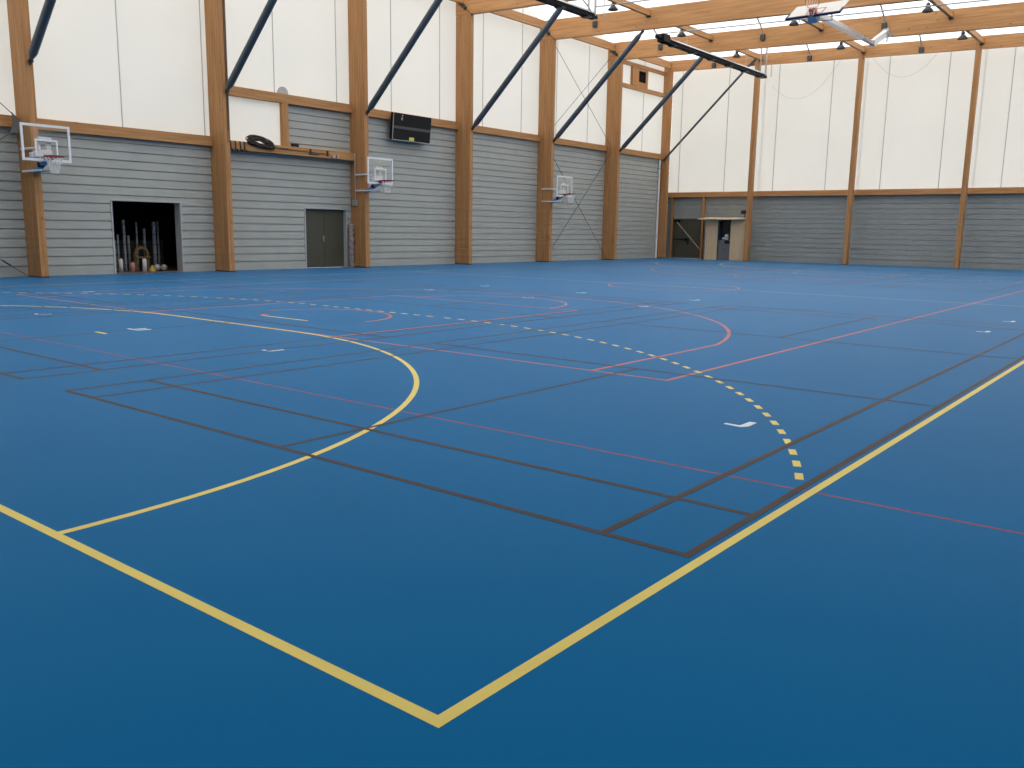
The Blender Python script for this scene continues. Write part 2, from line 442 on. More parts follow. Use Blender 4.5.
struct('trim_3', mb, M_UNSEENDARK, 'unseen opaque boarding under the right hand roof edge, blocking light', cat='trim')  # opaque infill instead of translucent panels, keeps light off the near floor

# roof membrane, arched between the rafters
rm = MB(); xs = [BW-.05, COLX[0]+TH/2]
for a, b in zip(COLX[:-1], COLX[1:]): xs += [a+TH/2 + (b-a)*k/12 for k in range(1, 13)]
xs += [L+.05]
ys = [RW-.08, W+.08]
vs = [(x, y, roofz(x, y)) for x in xs for y in ys]
rm.add(vs, [(2*i, 2*i+1, 2*i+3, 2*i+2) for i in range(len(xs)-1)])
for f in range(len(rm.sm)): rm.sm[f] = False
struct('ceiling', rm, M_ROOF, 'bright white translucent fabric roof arched between the rafters')

# ------------------------------------------------------------------ timber frame
where = ['behind the viewer', 'out of the picture on the left', 'leftmost, behind the nearest glass backboard', 'second from the left, between the open store and the ledge',
         'third from the left, beside the olive double door', 'fourth from the left, right of the scoreboard', 'fifth from the left, carrying the farthest small hoop',
         'sixth from the left, right of the crossed rods', 'in the far left corner of the hall']
for i, x in enumerate(COLX):
    if i >= 2:
        cy_ = CY if i < 8 else 23.22
        mb = MB(); mb.bev(x, x+TH, cy_, W-.005, .03, zb(W)-.02 if i < 8 else zt(W)-.55, .008)
        xx = MB()
        t = thing('timber_column', (x+TH/2, (CY+W)/2, 0), 'tall glued timber column, ' + where[i], 'column', 'timber columns of the left wall')
        mb.build('shaft', WZ, t)
        MB().box(x-.006, x+TH+.006, cy_-.006, W-.01, 0, .03).build('foot_plate', M_DARK, t)
    if i in (0, 1) or i == 8: continue
for i, x in enumerate(COLX):
    if i == 8: continue
    lab = ['roof rafter behind the viewer', 'roof rafter over the viewer, out of the picture', 'roof rafter above the leftmost column', 'roof rafter above the second column from the left',
           'roof rafter above the third column from the left', 'deep glued timber roof rafter leaving the top of the picture, above the fourth column',
           'deep timber roof rafter above the fifth column, nearest one fully crossing the view', 'deep timber roof rafter above the sixth column, in front of the end wall frame'][i]
    t = thing('roof_rafter', (x+TH/2, W, zb(W)), lab, 'rafter', 'timber roof rafters')
    mb = MB(); mb.prism([(W, zb(W)), (RW, zb(RW)), (RW, zt(RW)), (W, zt(W))], 0, x, x+TH); mb.build('timber', WY, t)
    if i >= 2:   # steel knee plate and bolts at the column head
        k = MB(); dk = Vector((0, .78, .62)); nk = Vector((0, -.62, .78))
        k.obox((x-.004, 23.17, zb(23.1)+.21), dk, (1, 0, 0), nk, .72, .012, .03)
        k.obox((x-.02, 23.42, zb(23.4)+.43), dk, (1, 0, 0), nk, .36, .05, .16)
        k.obox((x-.04, 23.56, zb(23.4)+.56), dk, (1, 0, 0), nk, .14, .09, .15)
        k.obox((x-.04, 23.20, zb(23.1)+.26), dk, (1, 0, 0), nk, .12, .09, .13)
        k.build('knee_plate', M_DARK, t)
# end wall frame
x = COLX[8]
t = thing('roof_rafter', (x+TH/2, W, zt(W)-.56), 'shallower timber rafter along the top of the end wall', 'rafter', 'timber roof rafters')
mb = MB(); mb.prism([(W, zt(W)-.56), (RW, zt(RW)-.56), (RW, zt(RW)), (W, zt(W))], 0, x+.02, x+.18); mb.build('timber', WY, t)
for k, y in enumerate([18.28, 13.0, 7.86, 2.6]):
    lab = ['narrow timber post of the end wall beside the plywood booth', 'narrow timber post of the end wall, second right of the booth', 'narrow timber post of the end wall nearest the right picture edge',
           'narrow timber post of the end wall outside the right picture edge'][k]
    t = thing('gable_post', (x+.16, y, 0), lab, 'post', 'timber posts of the end wall')
    MB().bev(x-.01, x+.34, y-.1, y+.1, .02, zt(y)-.1, .008).build('shaft', WZ, t)
    MB().box(x-.015, x+.345, y-.105, y+.105, 0, .02).build('foot_plate', M_DARK, t)
# beams on the left wall
def wbeam(a, b, z0, z1, lab, d=.16):
    mb = MB().bev(a, b, W-d, W-.003, z0, z1, .006)
    return tag(mb.build('wall_beam', WX), lab, 'beam', 'horizontal timber wall beams')
wbeam(COLX[1]+TH, COLX[2], 3.92, 4.22, 'timber wall beam at the left picture edge')
wbeam(COLX[2]+TH, COLX[3], 3.92, 4.22, 'long timber wall beam over the open store, right of the nearest hoop')
wbeam(COLX[3]+TH, COLX[4], 3.86, 4.14, 'lower timber ledge with a coil of cable, over the olive double door', .30)
wbeam(COLX[3]+TH, COLX[4], 5.55, 5.85, 'upper timber wall beam above the raised grey boarding')
wbeam(COLX[4]+TH, COLX[5], 5.52, 5.82, 'timber wall beam passing behind the scoreboard')
wbeam(COLX[5]+TH, COLX[6], 5.52, 5.80, 'timber wall beam between the fourth and fifth columns')
wbeam(COLX[6]+TH, COLX[7], 5.52, 5.80, 'timber wall beam below the crossed rods')
wbeam(COLX[7]+TH, COLX[8], 5.52, 5.80, 'timber wall beam in the corner bay')
tag(MB().bev(17.33, 17.58, W-.16, W-.003, 4.14, 5.55, .006).build('timber_stud', WZ), 'short upright timber stud between the white pane and raised grey boarding', 'stud')
for i in range(2, 8):
    lab = ['out of the picture above the nearest hoop', 'out of the picture above the ledge', 'cut off by the top edge above the scoreboard', 'right of the fourth column', 'right of the fifth column', 'in the corner bay above the louvre'][i-2]
    zz = 10.40
    mb = MB().bev(COLX[i]+TH, COLX[i+1], 23.28, 23.42, zz, zz+.36, .006)
    tag(mb.build('eave_beam', WX), 'timber eave beam under the roof edge, ' + lab, 'beam', 'eave beams')
# end wall beams between the posts
ey = [W, 18.30, 18.30, 13.0, 13.0, 7.86, 7.86, 2.6, 2.6, RW]
for k in range(5):
    lab = ['above the door and booth', 'right of the booth', 'in the middle right', 'at the right picture edge', 'past the right picture edge'][k]
    mb = MB().bev(L-.2, L-.003, ey[2*k+1], ey[2*k], 3.45, 3.73, .006)
    tag(mb.build('end_wall_beam', WY), 'horizontal timber beam on the end wall ' + lab, 'beam', 'end wall beams')
# purlins
pl = ['over the first bay seen', 'between the two deep rafters', 'against the end wall']
for i in (5, 6, 7):
    for k, y in enumerate([18.05, 12.87, 7.72, 2.5]):
        if (i == 5 and k > 0): continue
        a = COLX[i]+TH; b = COLX[i+1]-(.015 if i == 7 else 0)
        r = ['nearest left wall', 'second from left wall', 'third from left wall', 'fourth from left wall'][k]
        bay = ['before the fifth column rafter', 'between fifth and sixth column rafters', 'in the last bay'][i-5]
        mb = MB().bev(a, b, y-.07, y+.07, zt(y)-.34, zt(y)-.1, .006)
        t = tag(mb.build('purlin', WX), 'slim timber purlin %s, %s' % (bay, r), 'purlin', 'slim timber purlins')
        MB().obox((a+.02 if False else b-.06, y, zt(y)-.36), (1,0,0), (0,1,0), (0,0,1), .12, .17, .05).build('hanger', M_DARK, t)

# ------------------------------------------------------------------ steel: diagonal struts
slab = ['nearest, leftmost at the top edge', 'rising from the second column', 'rising from the third column beside the scoreboard', 'rising from the fourth column to the black heater',
        'rising from the fifth column', 'rising from the sixth column', 'thin and farthest, rising from the corner column']
def strut(i, r, y0, z0, y1, z1, xo, lab):
    x = COLX[i] + xo
    t = thing('diagonal_strut', (x, y0, z0), 'blue-grey round steel strut, ' + lab, 'strut', 'diagonal steel struts')
    a, b = Vector((x, y0, z0)), Vector((x, y1, z1)); u = (b-a).normalized()
    MB().tube([a+u*.16, a+u*.34, b-u*.34, b-u*.16], [r*.5, r, r, r*.5], 14).build('tube', M_STEEL, t)
    for p, s in ((a, 1), (b, -1)):
        e = MB(); e.obox(p+u*.17*s, u, (1, 0, 0), u.cross(Vector((1, 0, 0))), .36, .03, r*1.1)
        e.tube([p+u*.08*s-Vector((.05, 0, 0)), p+u*.08*s+Vector((.07, 0, 0))], .035, 8)
        e.build('end_fork', M_DARK, t)
for n_, i in enumerate(range(2, 8)):
    strut(i, .112, CY-.02, 5.50, 18.35, zb(18.35)-.02, TH/2, slab[n_])
strut(8, .060, 23.50, 5.44, 18.27, 10.50, -.068, slab[6])

# tension rods
def rod(x0, z0, x1, z1, y, lab, r=.011, g='tension rods of the wall bracing'):
    t = thing('tension_rod', (x0, y, min(z0, z1)), lab, 'rod', g)
    a, b = Vector((x0, y, z0)), Vector((x1, y, z1)); u = (b-a).normalized()
    MB().tube([a, b], r, 6).build('rod', M_DARK, t)
    MB().tube([a+u*.5, a+u*.75], r*2.2, 6).build('turnbuckle', M_DARK, t)
rod(32.06, 10.35, 37.6, 5.85, W-.30, 'thin crossed rod high in the sixth bay falling to the right')
rod(37.6, 10.30, 32.06, 5.85, W-.36, 'thin crossed rod high in the sixth bay rising to the right')
rod(32.06, 5.45, 37.6, .05, W-.30, 'thin crossed rod falling to the right behind the farthest small hoop')
rod(37.6, 5.45, 32.06, .05, W-.36, 'thin crossed rod rising to the right over grey boards')
rod(8.75, .03, 3.4, 3.8, W-.2, 'thin brace rod meeting the floor at the leftmost column')
rod(8.56, 3.78, 3.4, .05, W-.4, 'thin brace rod falling left from the steel plate of the leftmost column')
rod(8.60, 4.24, 3.4, 8.9, W-.4, 'thin brace rod climbing left from the steel plate of the leftmost column')
g_ = MB(); g_.prism([(8.80, 3.80), (8.50, 3.73), (8.61, 4.0), (8.59, 4.28), (8.80, 4.05)], 1, W-.42, W-.38)
tag(g_.build('gusset_plate', mat('plate_grey', (.12, .12, .11), .6)), 'grey steel gusset plate on the leftmost column behind the backboard corner', 'plate')

# ------------------------------------------------------------------ roof arches, brackets, cable tray, lamps
ylist = [20.7, 15.5, 10.25, 5.0]
for i in (5, 6, 7):
    for k, y in enumerate(ylist):
        if i == 5 and k > 0: continue
        a = COLX[i]+TH; b = COLX[i+1]
        zb0 = zt(y)-.42
        ylab = ['nearest left wall', 'second from left wall', 'third from left wall', 'fourth from left wall'][k]
        bay = ['before the fifth column rafter', 'between fifth and sixth column rafters', 'in the last bay'][i-5]
        t = thing('roof_arch', ((a+b)/2, y, zb0), 'grey steel roof arch %s, %s' % (bay, ylab), 'roof arch', 'steel arches under the fabric')
        n = 16; P = []
        for q in range(n+1):
            tt = q/n; P.append((a+.07+(b-a-.14)*tt, y, zb0+.2+(zt(y)-.06+RISE-zb0-.2)*(1-(2*tt-1)**2)**.8))
        MB().tube([(a+.07, y, zb0)]+P+[(b-.07, y, zb0)], .035, 8).build('arch_tube', M_GALV, t)
        for xx, sg in ((b, -1), (a, 1)):
            q = MB(); q.bev(min(xx, xx+sg*.12), max(xx, xx+sg*.12), y-.1, y+.1, zb0-.12, zb0+.12, .01); q.build('bracket', M_DARK, t)
for i, (ya, yb) in ((5, (18.9, -3.9)), (6, (18.9, -3.9))):
    xm = (COLX[i]+COLX[i+1]+TH)/2
    mb = MB().tube([(xm, ya, zt(ya)-.42), (xm, yb, zt(yb)-.42)], .028, 6)
    tag(mb.build('cable_conduit', M_GALV), 'thin grey conduit running under the roof %s' % ('of the bay before the fifth column rafter' if i == 5 else 'between the two fully seen rafters'), 'conduit')
def make_lamp(x, y, z, lab):
    t = thing('high_bay_lamp', (x, y, z-.3), lab, 'lamp', 'bell shaped hanging lamps')
    s = MB(); s.lathe([(.20, 0), (.205, .015), (.185, .05), (.12, .13), (.07, .17), (.055, .18)], (x, y, z-.3), 20); s.lathe([(.0, .03), (.18, .03)], (x, y, z-.3), 20)
    s.build('shade', M_DARK, t)
    MB().lathe([(.0, .16), (.065, .16), (.075, .18), (.075, .28), (.05, .31), (0, .31)], (x, y, z-.3), 14).build('housing', M_DARK, t)
    MB().tube([(x, y, z), (x, y, z+.12), (x, y-.225, z+.12)], .012, 6).build('hook', M_DARK, t)
    return t
lamp0 = None
for i in (5, 6, 7):
    for k, y in enumerate([18.0, 12.85, 7.7]):
        if i == 5 and k > 0: continue
        x = (COLX[i]+COLX[i+1]+TH)/2 + .34
        y += .29; z = zt(y) - .24
        bay = ['before the fifth column rafter', 'between fifth and sixth column rafters', 'in the last bay'][i-5]
        lab = 'black bell shaped lamp %s, %s' % (bay, ['nearest left wall', 'second from left wall', 'third from left wall'][k])
        if lamp0 is None: lamp0 = make_lamp(x, y, z, lab); l0 = Vector((x, y, z))
        else: copy_tree(lamp0, Vector((x, y, z))-l0, label=lab)

# ------------------------------------------------------------------ radiant heaters
def heater(xa, xb, y, z, lab, pipes, drops):
    t = thing('radiant_heater', ((xa+xb)/2, y, z-.15), lab, 'heater', 'long black radiant heaters')
    b = MB(); b.prism([(y-.14, z-.10), (y+.14, z-.10), (y+.11, z+.05), (y-.11, z+.05)], 0, xa, xb)
    b.build('burner_box', M_HEAT, t)
    MB().prism([(y-.16, z+.03), (y-.11, z+.09), (y+.11, z+.09), (y+.16, z+.03), (y+.10, z+.11), (y-.10, z+.11)], 0, xa+.5, xb-.15).build('reflector', M_GALV, t)
    e = MB(); e.bev(xa-.1, xa+.4, y-.16, y+.16, z-.1, z+.2, .02); e.bev(xa-.4, xa-.1, y-.09, y+.09, z-.02, z+.12, .02); e.build('fan_unit', M_BLACK, t)
    for k in range(6):
        xx = xa + .9 + (xb-xa-1.4)*k/5
        MB().bev(xx-.12, xx+.12, y-.16, y+.16, z-.13, z-.095, .005).build('clamp', M_DARK, t)
    for xx in drops:
        MB().tube([(xx, y, z+.1), (xx, y, zb(y)+.02 if any(abs(xx-c-.1) < .2 for c in COLX) else zt(y)+.1)], .012, 6).build('hanger', M_GALV, t)
    if pipes:
        for dx, dy, r, top in ((-.05, .16, .035, 1.45), (-.02, -.10, .045, 1.45), (.35, -.22, .02, .75)):
            MB().tube([(xb+dx-.1, y+dy, z-.02), (xb+dx-.1, y+dy, z+top)], r, 8).build('flue_pipe', M_GALV, t)
heater(29.9, 39.85, 16.30, 8.87, 'long black radiant heater hanging in front of the end wall', True, [COLX[6]+TH/2, COLX[7]+TH/2])
heater(16.2, 25.45, 16.50, 8.90, 'long black radiant heater cut off by the top edge, nearer of the two', True, [COLX[4]+TH/2])

# ------------------------------------------------------------------ hoops on the left wall
def make_goal(x, lab):
    yb = 22.20
    t = thing('wall_hoop', (x, CY, 2.7), lab, 'basketball hoop', 'small wall mounted basketball hoops')
    for z in (3.36, 2.79):
        for s in (-1, 1):
            MB().bev(x+s*.13-.02, x+s*.13+.02, yb+.1, 23.4, z-.025, z+.025, .004).build('mounting_arm', M_WHITE, t)
    MB().bev(x-.17, x-.10, yb+.12, yb+.16, 3.0, 3.6, .004).bev(x+.05, x+.16, yb+.12, yb+.16, 3.0, 3.6, .004).bev(x-.16, x+.16, yb+.04, yb+.12, 3.5, 3.62, .006).bev(x-.3, x+.16, yb+.04, yb+.12, 3.18, 3.26, .006).bev(x-.16, x+.16, yb+.05, yb+.12, 3.26, 3.3, .006).build('support_frame', M_WHITE, t)
    b = MB().bev(x-.60, x+.60, yb, yb+.015, 3.02, 3.92, .003).build('backboard', M_CLEAR, t); tag(b, 'clear board')
    f = MB(); w = .055; zl, zh = 3.02, 3.92
    f.box(x-.61, x+.61, yb-.012, yb+.028, zh-w, zh+.01); f.box(x-.61, x+.61, yb-.012, yb+.028, zl-.01, zl+w)
    f.box(x-.61, x-.61+w, yb-.012, yb+.028, zl+w, zh-w); f.box(x+.61-w, x+.61, yb-.012, yb+.028, zl+w, zh-w)
    f.build('board_border', M_WHITE, b)
    q = MB(); x0, x1, z0, z1 = x-.285, x+.285, 3.14, 3.56; w = .042
    for (a, b2, c, d) in ((x0, x1, z1-w, z1), (x0, x1, z0, z0+w), (x0, x0+w, z0+w, z1-w), (x1-w, x1, z0+w, z1-w)): q.box(a, b2, yb-.006, yb-.001, c, d)
    q.build('target_square', M_WHITE, b)
    rc = (x, yb-.36, 3.13); R = .225
    r = MB().tube([(rc[0]+R*math.cos(2*PI*k/24), rc[1]+R*math.sin(2*PI*k/24), rc[2]) for k in range(24)], .014, 8, closed=True)
    r.bev(x-.09, x+.09, yb-.15, yb-.013, 3.05, 3.145, .006)
    for s in (-1, 1): r.tube([(x+s*.08, yb-.05, 3.10), (x+s*.17, yb-.22, 3.118)], .009, 6)
    for k in range(12):
        a = 2*PI*k/12; r.tube([(rc[0]+R*math.cos(a), rc[1]+R*math.sin(a), 3.12), (rc[0]+R*.97*math.cos(a), rc[1]+R*.97*math.sin(a), 3.095)], .007, 5)
    ro = r.build('rim', M_RED, t)
    n = MB(); lv = [(.218, 3.10), (.18, 3.0), (.14, 2.9), (.105, 2.8), (.09, 2.70)]; N = 12
    for i in range(len(lv)-1):
        (r0, z0), (r1, z1) = lv[i], lv[i+1]
        for k in range(N):
            for dk in (-.5, .5):
                a0 = 2*PI*(k + (.5 if i % 2 else 0))/N; a1 = a0 + 2*PI*dk/N
                n.tube([(rc[0]+r0*math.cos(a0), rc[1]+r0*math.sin(a0), z0), (rc[0]+r1*math.cos(a1), rc[1]+r1*math.sin(a1), z1)], .0055, 4, cap=False)
    n.build('net', M_NET, ro)
    c = MB(); c.obox((x, yb+.36, 2.93), (0, -.80, .34), (1, 0, 0), (0, .34, .80), .74, .15, .09)
    tag(c.build('height_adjuster', M_BLUE, t), 'blue height adjusting plate')
    MB().obox((x-.03, yb+.34, 2.94), (0, -.80, .34), (1, 0, 0), (0, .34, .80), .10, .13, .11).build('adjuster_knob', M_BLACK, t)
    MB().bev(x-.36, x-.15, yb+.05, yb+.2, 3.10, 3.22, .01).build('counter_weight', M_WHITE, t)
    return t
g0 = make_goal(8.91, 'wall hoop with clear board on the leftmost column, largest of three')
copy_tree(g0, (20.50-8.91, 0, 0), label='wall hoop with clear board below and left of the scoreboard')
copy_tree(g0, (31.94-8.91, 0, 0), label='farthest and smallest wall hoop, in front of the crossed rods')

# ------------------------------------------------------------------ folding hoop under the roof
t = thing('ceiling_hoop', (37.0, 10.0, 8.7), 'large folding basketball hoop swung up under the roof at the top edge', 'basketball hoop')
hp = Vector((28.85, 10.0, 8.74)); ud = Vector((.85, 0, .53)).normalized(); nd = Vector((-.53, 0, .85)).normalized(); yd = Vector((0, 1, 0))
b = MB().obox(hp+ud*.525-nd*.02, ud, yd, nd, 1.05, 1.8, .035).build('backboard', M_BOARD, t)
p_ = MB(); p_.obox(hp+ud*.0-nd*.02, ud, yd, nd, .07, 1.86, .075)
for s in (-1, 1): p_.obox(hp+ud*.17+yd*.91*s-nd*.02, ud, yd, nd, .38, .05, .075)
tag(p_.build('edge_padding', M_NAVY, b), 'navy edge padding')
q = MB()
for (u0, u1, v0, v1) in ((.15, .60, -.295, -.255), (.15, .60, .255, .295), (.15, .19, -.255, .255), (.56, .60, -.255, .255)):
    q.obox(hp+ud*(u0+u1)/2+yd*(v0+v1)/2, ud, yd, nd, u1-u0, v1-v0, .004)
q.build('target_square', M_RED, b)
rc = hp+ud*.15+nd*.38; R = .225
r = MB().tube([rc+(nd*math.cos(2*PI*k/24)+yd*math.sin(2*PI*k/24))*R for k in range(24)], .013, 8, closed=True)
r.build('rim', M_ORANGE, t)
r2 = MB().obox(hp+ud*.12+nd*.10, ud, yd, nd, .13, .24, .20); tag(r2.build('rim_bracket', M_ORANGE, t), 'orange rim bracket')
n = MB(); N = 12
for i in range(3):
    r0, r1 = (.22, .18, .14, .12)[i:i+2]; h0, h1 = i*.11, (i+1)*.11
    for k in range(N):
        for dk in (-.5, .5):
            a0 = 2*PI*(k+(.5 if i % 2 else 0))/N; a1 = a0+2*PI*dk/N
            n.tube([rc+(nd*math.cos(a0)+yd*math.sin(a0))*r0-ud*h0*.3-Vector((0, 0, h0)), rc+(nd*math.cos(a1)+yd*math.sin(a1))*r1-ud*h1*.3-Vector((0, 0, h1))], .003, 4, cap=False)
n.build('net', M_NET, t)
f = MB()
f.obox(hp+ud*.10-nd*.16, ud, yd, nd, .30, .30, .2)
tag(f.build('board_mount', M_BLUE, t), 'blue board mount')
f = MB()
for s in (-1, 1):
    f.tube([hp+ud*.25+yd*.55*s-nd*.04, hp+ud*.25+yd*.55*s-nd*.34], .016, 6); f.tube([hp+ud*.25+yd*.55*s-nd*.34, hp+ud*.35-nd*.34], .016, 6)
f.tube([hp+ud*.8+yd*.4-nd*.04, (30.6, 10.05, 8.98)], .016, 6); f.tube([hp+ud*.8-yd*.4-nd*.04, (30.6, 9.95, 8.98)], .016, 6)
f.build('board_frame', M_GALV, t)
m_ = MB(); a, b_ = Vector((29.3, 10, 8.84)), Vector((34.0, 10, 8.92)); u = (b_-a).normalized()
m_.obox((a+b_)/2, u, yd, u.cross(yd), (b_-a).length, .20, .17); m_.build('mast', M_CHROME, t)
m_ = MB(); a, b_ = Vector((33.9, 10, 8.92)), Vector((35.6, 10, 8.92)); u = (b_-a).normalized()
m_.obox((a+b_)/2, u, yd, u.cross(yd), (b_-a).length, .15, .12); m_.build('mast_extension', M_GALV, t)
m_ = MB(); a, b_ = Vector((35.4, 10, 8.92)), Vector((37.1, 10, 9.62)); u = (b_-a).normalized()
m_.obox((a+b_)/2, u, yd, u.cross(yd), (b_-a).length, .17, .24); m_.build('link_arm', M_WHITE, t)
m_ = MB().bev(36.8, 37.62, 9.86, 10.14, 9.52, 9.62, .01); m_.bev(36.95, 37.3, 9.88, 10.12, 9.56, 9.75, .01)
m_.tube([(36.9, 9.9, 9.55), (36.9, 9.9, 9.2)], .03, 8); m_.tube([(36.9, 10.12, 9.55), (35.6, 10.1, 8.95)], .03, 8)
m_.build('hinge_frame', M_GALV, t)

# ------------------------------------------------------------------ scoreboard
t = thing('scoreboard', (23.25, W-.2, 4.79), 'black electronic scoreboard tilted forward on the left wall beam', 'scoreboard')
o = Vector((23.25, W-.38, 5.28)); zx = Vector((1, 0, 0)); zv = Vector((0, -.10, 1)).normalized(); zn = Vector((0, -1, -.10)).normalized()
MB().obox(o-zn*.07, zx, zv, zn, 2.05, .98, .14).build('display_case', M_BLACK, t)
MB().obox(o+zn*.004-zv*.03, zx, zv, zn, 2.0, .10, .008).build('grey_strip', M_GREYSTRIPE, t)
MB().obox(o+zn*.005-zv*.50, zx, zv, zn, 2.06, .025, .03).obox(o+zn*.005-zx*1.02, zx, zv, zn, .02, 1.0, .03).build('trim_strip', M_GALV, t)
d = MB()
for (a, b2, w_, h_) in ((0, .05, .05, .012), (0, -.0, .05, .012), (0, -.05, .05, .012), (-.025, .025, .014, .05), (.025, .025, .014, .05), (-.025, -.025, .014, .05), (.025, -.025, .014, .05)):
    d.obox(o+zn*.008-zx*.57+zv*.30+zx*a+zv*b2, zx, zv, zn, w_, h_, .006)
d.obox(o+zn*.008-zx*.55+zv*.41, zx, zv, zn, .05, .035, .006)
tag(d.build('digit', M_DIGIT, t), 'small pale digit')
MB().obox(o+zn*.008-zv*.41, zx, zv, zn, .26, .12, .006).build('sticker', M_YSTICK, t)
for s in (-1, 1): MB().tube([(23.25+s*.8, W-.24, 5.6), (23.25+s*.8, W-.158, 5.62)], .03, 8).build('wall_bracket', M_DARK, t)

# ------------------------------------------------------------------ ledge clutter
t = thing('cable_coil', (16.25, W-.32, 4.0), 'dark coil of cable slung over the lower timber ledge', 'cable coil')
mb = MB()
for k in range(24):
    P = []; a_ = .46+random.uniform(-.12, .09); c_ = .11+random.uniform(-.06, .045); ox = random.uniform(-.07, .07); oy = random.uniform(-.035, .035); tl = random.uniform(.02, .16); oz = random.uniform(-.03, .03)
    for q in range(28):
        a = 2*PI*q/28
        P.append((16.27+ox+a_*math.cos(a), W-.36+oy+.03*math.sin(a*2+k), 4.13+oz+c_*math.sin(a)*(1.35 if math.sin(a) > 0 else .75)-tl*math.cos(a)))
    mb.tube(P, .015, 6, closed=True)
mb.build('cable_loop', M_CABLE, t)
MB().tube([(16.7, W-.33, 4.08), (17.0, W-.33, 4.04), (17.4, W-.33, 4.05)], .014, 6).build('cable_end', M_CABLE, t)
for k, xx in enumerate((14.98, 15.16, 15.34, 15.52, 15.68)):
    hk = MB(); hk.tube([(xx, W-.31, 4.13), (xx, W-.34, 4.08), (xx+.01, W-.34, 3.86-.02*(k % 2)), (xx+.01, W-.40, 3.82), (xx+.01, W-.42, 3.88)], .022, 8)
    tag(hk.build('hanging_hook', M_DARK), 'dark hook on the ledge left of the cable coil', 'hook', 'row of hooks under the ledge')
tag(MB().bev(17.66, 17.90, W-.28, W-.12, 4.14, 4.24, .015).build('small_box', M_BLACK), 'small black box lying on the ledge right of the timber stud', 'box')
mb = MB().tube([(17.1, W-.33, 4.03), (19.22, W-.33, 4.0)], .012, 6)
for xx in (18.35, 19.1): mb.bev(xx-.03, xx+.03, W-.35, W-.30, 3.93, 4.12, .006)
mb.bev(18.3, 18.7, W-.35, W-.32, 3.94, 3.97, .004)
tag(mb.build('winch_rail', M_DARK), 'thin dark rail with clips along the front of the lower ledge', 'rail')
mb = MB().bev(19.3, 19.42, W-.36, W-.299, 3.88, 3.98, .01).bev(19.5, 19.6, W-.36, W-.299, 3.88, 4.0, .01)
tag(mb.build('pulley_block', M_GALV), 'grey pulley block on the right end of the ledge', 'pulley')
# plain grey disc, purpose not known, half behind the upper beam
v = MB(); v.tube([(17.50, W-.005, 5.90), (17.50, W+.035, 5.90)], .21, 28)
tag(v.build('grey_disc', mat('disc_grey', (.42, .43, .44), .6)), 'pale grey round disc on the white panel, half hidden by the upper beam', 'round_disc')
# conduit with box on third column
t = thing('conduit', (COLX[4], 23.4, 2.25), 'thin vertical conduit ending in a small box on the third column', 'conduit')
MB().tube([(COLX[4]-.03, 23.42, 2.45), (COLX[4]-.03, 23.42, 4.12)], .022, 8).build('pipe', M_GALV, t)
MB().bev(COLX[4]-.09, COLX[4]-.002, 23.30, 23.54, 2.24, 2.46, .015).build('junction_box', M_GALV, t)
# cables down second column
mb = MB()
for dx, dz in ((.12, 0), (.155, .4), (.19, 0)): mb.tube([(COLX[3]+dx, CY-.0085, 4.0+dz), (COLX[3]+dx, CY-.0085, 5.4), (COLX[3]+dx, CY-.06, 5.55), (COLX[3]+dx, CY-.0085, 5.75), (COLX[3]+dx, CY-.0085, 9.9)], .008, 6)
tag(mb.build('cable_run', M_CABLE), 'dark cables running up the front edge of the second column', 'cable')

# ------------------------------------------------------------------ doors of the left wall
fr = MB(); x0, x1, h = D1; dp = .30
fr.bev(x0, x0+.05, W-.03, W+dp, 0, h, .004); fr.bev(x1-.05, x1, W-.03, W+dp, 0, h, .004); fr.bev(x0+.05, x1-.05, W-.03, W+dp, h-.05, h, .004)
d1 = struct('door_1', fr, M_FRAME, 'pale frame of the open doorway into the dark store', cat='door')
MB().box(x0+.05, x1-.05, W-.02, W+dp, 0, .012).build('threshold', M_STOREF, d1)
fr = MB(); x0, x1, h = D2; dp = .22
fr.bev(x0, x0+.05, W-.03, W+dp, 0, h, .004); fr.bev(x1-.05, x1, W-.03, W+dp, 0, h, .004); fr.bev(x0+.05, x1-.05, W-.03, W+dp, h-.05, h, .004)
d2 = struct('door_2', fr, M_FRAME, 'closed olive double door with pale frame beside the third column', cat='door')
xm = (x0+x1)/2
for a, b2 in ((x0+.05, xm-.003), (xm+.003, x1-.05)):
    lf = MB().bev(a, b2, W+.12, W+.17, .01, h-.05, .004).build('door_leaf', M_OLIVE, d2)
    if b2 < x1-.2: pass
hd = MB().bev(xm-.06, xm-.01, W+.09, W+.12, .92, 1.16, .006); hd.tube([(xm-.035, W+.08, 1.07), (xm-.035, W+.06, 1.07), (xm-.15, W+.06, 1.07)], .011, 8); hd.build('door_handle', M_GALV, d2)
# store room shell
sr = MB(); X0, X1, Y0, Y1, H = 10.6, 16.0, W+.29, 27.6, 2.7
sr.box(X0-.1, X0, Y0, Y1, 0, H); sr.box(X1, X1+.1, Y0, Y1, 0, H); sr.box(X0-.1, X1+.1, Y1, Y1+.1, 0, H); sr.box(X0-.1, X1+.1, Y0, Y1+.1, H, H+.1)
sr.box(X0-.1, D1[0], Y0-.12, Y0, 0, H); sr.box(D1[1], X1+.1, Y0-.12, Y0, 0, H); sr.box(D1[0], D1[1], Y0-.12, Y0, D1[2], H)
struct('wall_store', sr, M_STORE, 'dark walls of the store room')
struct('floor_store', MB().box(X0-.1, X1+.1, W+.24, Y1+.1, -.2, .0), M_STOREF, 'brownish floor of the store room', cat='floor')
